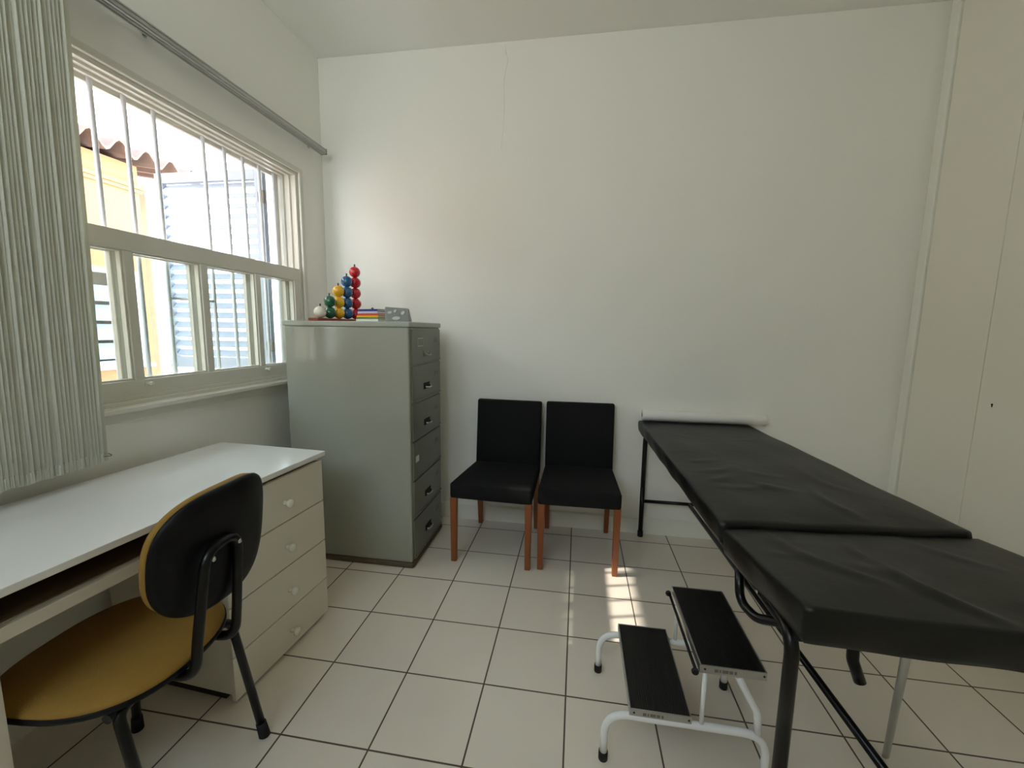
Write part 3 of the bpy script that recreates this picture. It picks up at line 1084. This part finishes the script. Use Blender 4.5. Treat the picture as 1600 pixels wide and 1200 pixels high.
# ------------------------------------------------------------------ examination bed
EB = thing('examination_bed', 'long black vinyl examination bed on black tube frame', 'bed', (2.45, -0.9, 0))
EO = Vector((2.45, -0.9, 0))


def E_(x, y, z):
    return (x - EO.x, y - EO.y, z)


def cushion(name, c, ztops, th, ridges, nu=56, nv=90, sag=0.0, bulge=0.006):
    """c: four plan corners FL, FR, NR, NL; ztops for each"""
    FL, FR, NR, NL = [Vector((p[0], p[1], z)) for p, z in zip(c, ztops)]
    bm = NB()
    r = 0.020

    def top(u, v):
        p = (FL * (1 - u) + FR * u) * (1 - v) + (NL * (1 - u) + NR * u) * v
        wdt = (FR - FL).length
        lng = (NL - FL).length
        e = min(u * wdt, (1 - u) * wdt, v * lng, (1 - v) * lng)
        z = p.z
        z += bulge * min(1, e / 0.10) - (bulge * 0.5)
        for (ax, ay, bx_, by_, h, w) in ridges:
            dx, dy = bx_ - ax, by_ - ay
            L2 = dx * dx + dy * dy
            s = max(0, min(1, ((p.x - ax) * dx + (p.y - ay) * dy) / L2))
            # gentle curve of the crease
            qx = ax + dx * s + dy * 0.12 * math.sin(PI * s)
            qy = ay + dy * s - dx * 0.12 * math.sin(PI * s)
            d = math.hypot(p.x - qx, p.y - qy)
            z += h * math.exp(-(d / w) ** 2) * (0.25 + 0.75 * math.sin(PI * min(1, max(0, s * 0.9 + 0.05))))
        z += 0.0012 * math.sin(p.x * 23 + p.y * 9) + 0.0012 * math.sin(p.y * 17 - p.x * 6 + 1)
        return Vector((p.x, p.y, z))
    top_v = []
    for j in range(nv + 1):
        row = []
        for i in range(nu + 1):
            u, v = i / nu, j / nv
            p = top(u, v)
            row.append(bm.verts.new(E_(*p)))
        top_v.append(row)
    bot_v = {}
    # border loop
    loop = [(i, 0) for i in range(nu)] + [(nu, j) for j in range(nv)] + [(i, nv) for i in range(nu, 0, -1)] + [(0, j) for j in range(nv, 0, -1)]
    cen = (FL + FR + NL + NR) / 4
    for j in range(nv):
        for i in range(nu):
            f = bm.faces.new((top_v[j][i], top_v[j][i + 1], top_v[j + 1][i + 1], top_v[j + 1][i]))
            f.smooth = True
    prev = [top_v[j][i] for i, j in loop]
    prof = [(0.003, 0.003), (0.006, 0.010), (0.0065, 0.020), (0.007, th * 0.5), (0.0055, th * 0.8), (0.002, th * 0.95), (-0.006, th)]
    base = [Vector(v.co) for v in prev]
    N_ = len(loop)
    rings_ = [prev]
    for k, (off, dep) in enumerate(prof):
        cur = []
        for q in range(N_):
            i, j = loop[q]
            nx_ = (-1 if i == 0 else 1 if i == nu else 0)
            ny_ = (1 if j == 0 else -1 if j == nv else 0)
            l_ = math.hypot(nx_, ny_) or 1
            wob = 0.0016 * math.sin(base[q].x * 31 + base[q].y * 27 + k) if 0 < k < 6 else 0
            cur.append(bm.verts.new((base[q].x + nx_ / l_ * (off + wob), base[q].y + ny_ / l_ * (off + wob), base[q].z - dep)))
        for q in range(N_):
            f = bm.faces.new((rings_[-1][q], rings_[-1][(q + 1) % N_], cur[(q + 1) % N_], cur[q]))
            f.smooth = True
        rings_.append(cur)
    bm.faces.new(rings_[-1])
    return obj(name, bm, M_VINYL, EB, label=None)


r1 = [(2.206, -1.103, 2.30, -1.03, 0.006, 0.018), (2.20, -1.00, 2.34, -0.93, 0.005, 0.02), (2.22, -1.16, 2.40, -1.12, 0.004, 0.018), (2.19, -0.86, 2.30, -0.83, 0.004, 0.016),
      (2.35, -1.10, 2.46, -1.16, 0.005, 0.02), (2.541, -1.10, 2.555, -1.36, 0.006, 0.018), (2.38, -0.98, 2.50, -1.02, 0.003, 0.02), (2.50, -0.45, 2.62, -0.40, 0.003, 0.02),
      (2.21, -0.35, 2.28, -0.42, 0.003, 0.02), (2.60, -0.9, 2.66, -1.15, 0.004, 0.02)]
cushion('mattress', [(2.100, -0.026), (2.738, -0.012), (2.812, -1.388), (2.138, -1.452)], (0.752, 0.752, 0.760, 0.758), 0.066, r1)
r2 = [(2.241, -1.50, 2.36, -1.745, 0.008, 0.016), (2.435, -1.50, 2.42, -1.66, 0.007, 0.014), (2.42, -1.65, 2.50, -1.85, 0.010, 0.017), (2.30, -1.62, 2.45, -1.70, 0.004, 0.03),
      (2.60, -1.45, 2.68, -1.62, 0.005, 0.02), (2.19, -1.60, 2.25, -1.64, 0.003, 0.015)]
cushion('headrest_cushion', [(2.145, -1.466), (2.824, -1.400), (2.850, -1.890), (2.160, -1.868)], (0.745, 0.745, 0.785, 0.782), 0.078, r2, 56, 50)

XL0, XL1, XR0, XR1 = 2.140, 2.178, 2.700, 2.790     # leg lines at far / near end


def bed_frame():
    rz = 0.668
    tr = 0.0145
    # two side frames, each leg - rail - leg
    for s, (xa, xb) in (('l', (XL0, XL1)), ('r', (2.705, 2.80))):
        bm = NB()
        tube(bm, [E_(xa, -0.048, 0.33), E_(xa, -0.048, rz), E_(xb, -1.795, rz), E_(xb, -1.795, 0.33)], tr, 0.055, 16, 8)
        side = obj('side_frame', bm, M_BTUBE, EB)
        for (x, y) in ((xa, -0.048), (xb, -1.795)):
            bm = NB()
            tube(bm, [E_(x, y, 0.33), E_(x, y, 0.012)], tr, 0, 16)
            lg = obj('leg', bm, M_BTUBE, EB)
            bm = NB()
            tube(bm, [E_(x, y, 0.035), E_(x, y, 0.0)], tr + 0.003, 0, 16)
            obj('rubber_foot', bm, M_RUB, lg)
    for y, xa, xb in ((-0.048, XL0, 2.705), (-1.795, XL1, 2.80)):
        bm = NB()
        tube(bm, [E_(xa, y, 0.235), E_(xb, y, 0.235)], 0.0105, 0, 12)
        obj('cross_brace', bm, M_BTUBE, EB)
        bm = NB()
        tube(bm, [E_(xa, y, rz), E_(xb, y, rz)], 0.0115, 0, 12)
        obj('cross_rail', bm, M_BTUBE, EB)
    bm = NB()
    tube(bm, [E_(2.423, -0.048, 0.235), E_(2.495, -1.795, 0.235)], 0.0115, 0, 12)
    obj('stretcher', bm, M_BTUBE, EB)
    bm = NB()
    box(bm, E_(2.15, -0.05, 0.677), E_(2.70, -1.43, 0.684), 0.002)
    obj('mattress_board', bm, M_RUB, EB)
    bm = NB()
    hexa(bm, [E_(2.19, -1.85, 0.692), E_(2.82, -1.86, 0.692), E_(2.79, -1.43, 0.655), E_(2.18, -1.48, 0.655),
              E_(2.19, -1.85, 0.699), E_(2.82, -1.86, 0.699), E_(2.79, -1.43, 0.662), E_(2.18, -1.48, 0.662)])
    obj('headrest_board', bm, M_RUB, EB)
    # hanging bent tube of the headrest mechanism
    bm = NB()
    tube(bm, [E_(2.162, -1.535, 0.662), E_(2.160, -1.560, 0.582), E_(2.180, -1.620, 0.578), E_(2.30, -1.72, 0.635), E_(2.40, -1.74, 0.665)], 0.0118, 0.045, 14)
    obj('headrest_loop', bm, M_BTUBE, EB)
    bm = NB()
    tube(bm, [E_(2.452, -1.54, 0.650), E_(2.458, -1.545, 0.44), E_(2.476, -1.555, 0.385)], 0.0142, 0.05, 14)
    obj('hanging_tube', bm, M_BTUBE, EB)
    bm = NB()
    tube(bm, [E_(2.396, -1.790, 0.690), E_(2.688, -1.385, 0.012)], 0.0085, 0, 14)
    obj('prop_rod', bm, M_ALU, EB, label='grey steel prop rod')
    bm = NB()
    tube(bm, [E_(2.690, -1.38, 0.018), E_(2.6905, -1.379, 0.002)], 0.007, 0, 12)
    obj('rod_tip', bm, M_RUB, EB)
    # strap end hanging from the cover
    bm = NB()
    tube(bm, [E_(2.405, -1.845, 0.708), E_(2.403, -1.843, 0.690), E_(2.392, -1.842, 0.684), E_(2.375, -1.842, 0.683)], 0.0022, 0.006, 8)
    obj('strap_end', bm, M_RUB, EB)
    bm = NB()
    for y in (-1.66,):
        lathe(bm, [(0.006, 0), (0.006, 0.003), (0, 0.005)], E_(2.158, y, 0.678), (-1, 0, 0), 12)
    obj('bolt', bm, M_CHROME, EB)


bed_frame()

# paper roll on the far end
bm = NB()
xa, xb, yc, zc, rr = 2.112, 2.815, -0.047, 0.789, 0.0325
o = Vector(((xa + xb) / 2, yc, zc - rr))
PR = thing('paper_roll', 'white paper sheet roll lying across the far end of the bed', 'roll', o)
prof = [(0.014, 0.0), (rr - 0.001, 0.0), (rr, 0.002), (rr, xb - xa - 0.002), (rr - 0.001, xb - xa), (0.014, xb - xa)]
lathe(bm, prof, (xa - o.x, 0, rr), (1, 0, 0), 32)
obj('paper', bm, M_PAPER, PR)
bm = NB()
lathe(bm, [(0.0139, -0.001), (0.0139, 0.003), (0.011, 0.003), (0.011, -0.001)], (xa - o.x, 0, rr), (1, 0, 0), 24)
obj('core', bm, M_CARD, PR)

# ------------------------------------------------------------------ two-step stool
SO = Vector((2.06, -1.365, 0))
ST = thing('step_stool', 'white tube two-step stool with black ribbed treads beside the bed', 'stool', SO)


def s_(x, y, z):
    return (x - SO.x, y - SO.y, z)


zr = 0.160
tr = 0.0115
YN, YF = -1.530, -1.192
for y in (YF, YN):
    bm = NB()
    tube(bm, [s_(1.824, y, 0.012), s_(1.824, y, zr), s_(2.278, y, zr), s_(2.278, y, 0.012)], tr, 0.085, 14, 10)
    fr = obj('leg_frame', bm, M_WTUBE, ST)
    for x in (1.824, 2.278):
        bm = NB()
        tube(bm, [s_(x, y, 0.0), s_(x, y, 0.028)], tr + 0.0025, 0, 14)
        obj('rubber_foot', bm, M_RUB, fr)
    bm = NB()
    tube(bm, [s_(2.098, y, zr + 0.006), s_(2.098, y, 0.345)], 0.0065, 0, 12)
    obj('upright', bm, M_WTUBE, ST)
    bm = NB()
    tube(bm, [s_(2.185, y, 0.338), s_(2.205, y, 0.30), s_(2.245, y, 0.23), s_(2.252, y, zr + 0.005)], 0.0105, 0.06, 14)
    obj('brace', bm, M_WTUBE, ST)
bm = NB()
tube(bm, [s_(2.10, YF, 0.340), s_(2.10, YN, 0.340)], 0.007, 0, 12)
tube(bm, [s_(2.185, YF, 0.335), s_(2.185, YN, 0.335)], 0.009, 0, 12)
tube(bm, [s_(2.03, YF, zr), s_(2.03, YN, zr)], 0.008, 0, 12)
obj('crossbar', bm, M_WTUBE, ST)


def tread(xa, xb, ya, yb, z, name='step'):
    bm = NB()
    box(bm, s_(xa, ya, z - 0.020), s_(xb, yb, z - 0.004), 0.001)
    w = 0.0035
    for a, b in (((xa - w, ya - w), (xb + w, ya)), ((xa - w, yb), (xb + w, yb + w)), ((xa - w, ya), (xa, yb)), ((xb, ya), (xb + w, yb))):
        box(bm, s_(a[0], a[1], z - 0.024), s_(b[0], b[1], z + 0.001), 0.0008)
    t = obj(name, bm, M_ALU, ST, label='aluminium edged step tray')
    bm = NB()
    n = 26
    box(bm, s_(xa + .001, ya + .001, z - 0.004), s_(xb - .001, yb - .001, z - 0.002))
    for i in range(n):
        x = xa + 0.004 + (xb - xa - 0.008) * i / (n - 1)
        box(bm, s_(x - 0.0017, ya + 0.002, z - 0.002), s_(x + 0.0017, yb - 0.002, z + 0.0008))
    obj('tread_mat', bm, M_MAT, t, label='black ribbed rubber tread')
    # worn maker marks stamped on the near edge
    bm = NB()
    for fx, ww in ((0.24, 0.010), (0.30, 0.004), (0.38, 0.016), (0.47, 0.010), (0.54, 0.006)):
        x = xa + (xb - xa) * fx
        box(bm, s_(x - ww / 2, ya - w - 0.0006, z - 0.017), s_(x + ww / 2, ya - w + 0.0004, z - 0.008))
    obj('edge_marks', bm, M_SHADE, t)
    for xs in (xa + 0.010, xb - 0.004):
        bm = NB()
        lathe(bm, [(0.003, 0), (0.003, 0.001), (0, 0.0015)], s_(xs, ya - w, z - 0.011), (0, -1, 0), 10)
        obj('rivet', bm, M_GAP, t)
    return t


tread(1.897, 2.066, YN - 0.004, YF + 0.020, 0.190)
hi = tread(2.082, 2.252, YN - 0.010, YF + 0.020, 0.366)
bm = NB()
tube(bm, [s_(2.070, YF + 0.012, 0.342), s_(2.070, YN - 0.012, 0.342)], 0.0045, 0, 10)
obj('hinge_rod', bm, M_BTUBE, ST)
for y in (YF + 0.012, YN - 0.012):
    bm = NB()
    lathe(bm, [(0.008, -0.005), (0.010, -0.002), (0.010, 0.004), (0.007, 0.006)], s_(2.067, y, 0.342), (0, 1, 0), 16)
    obj('knob', bm, M_RUB, ST)
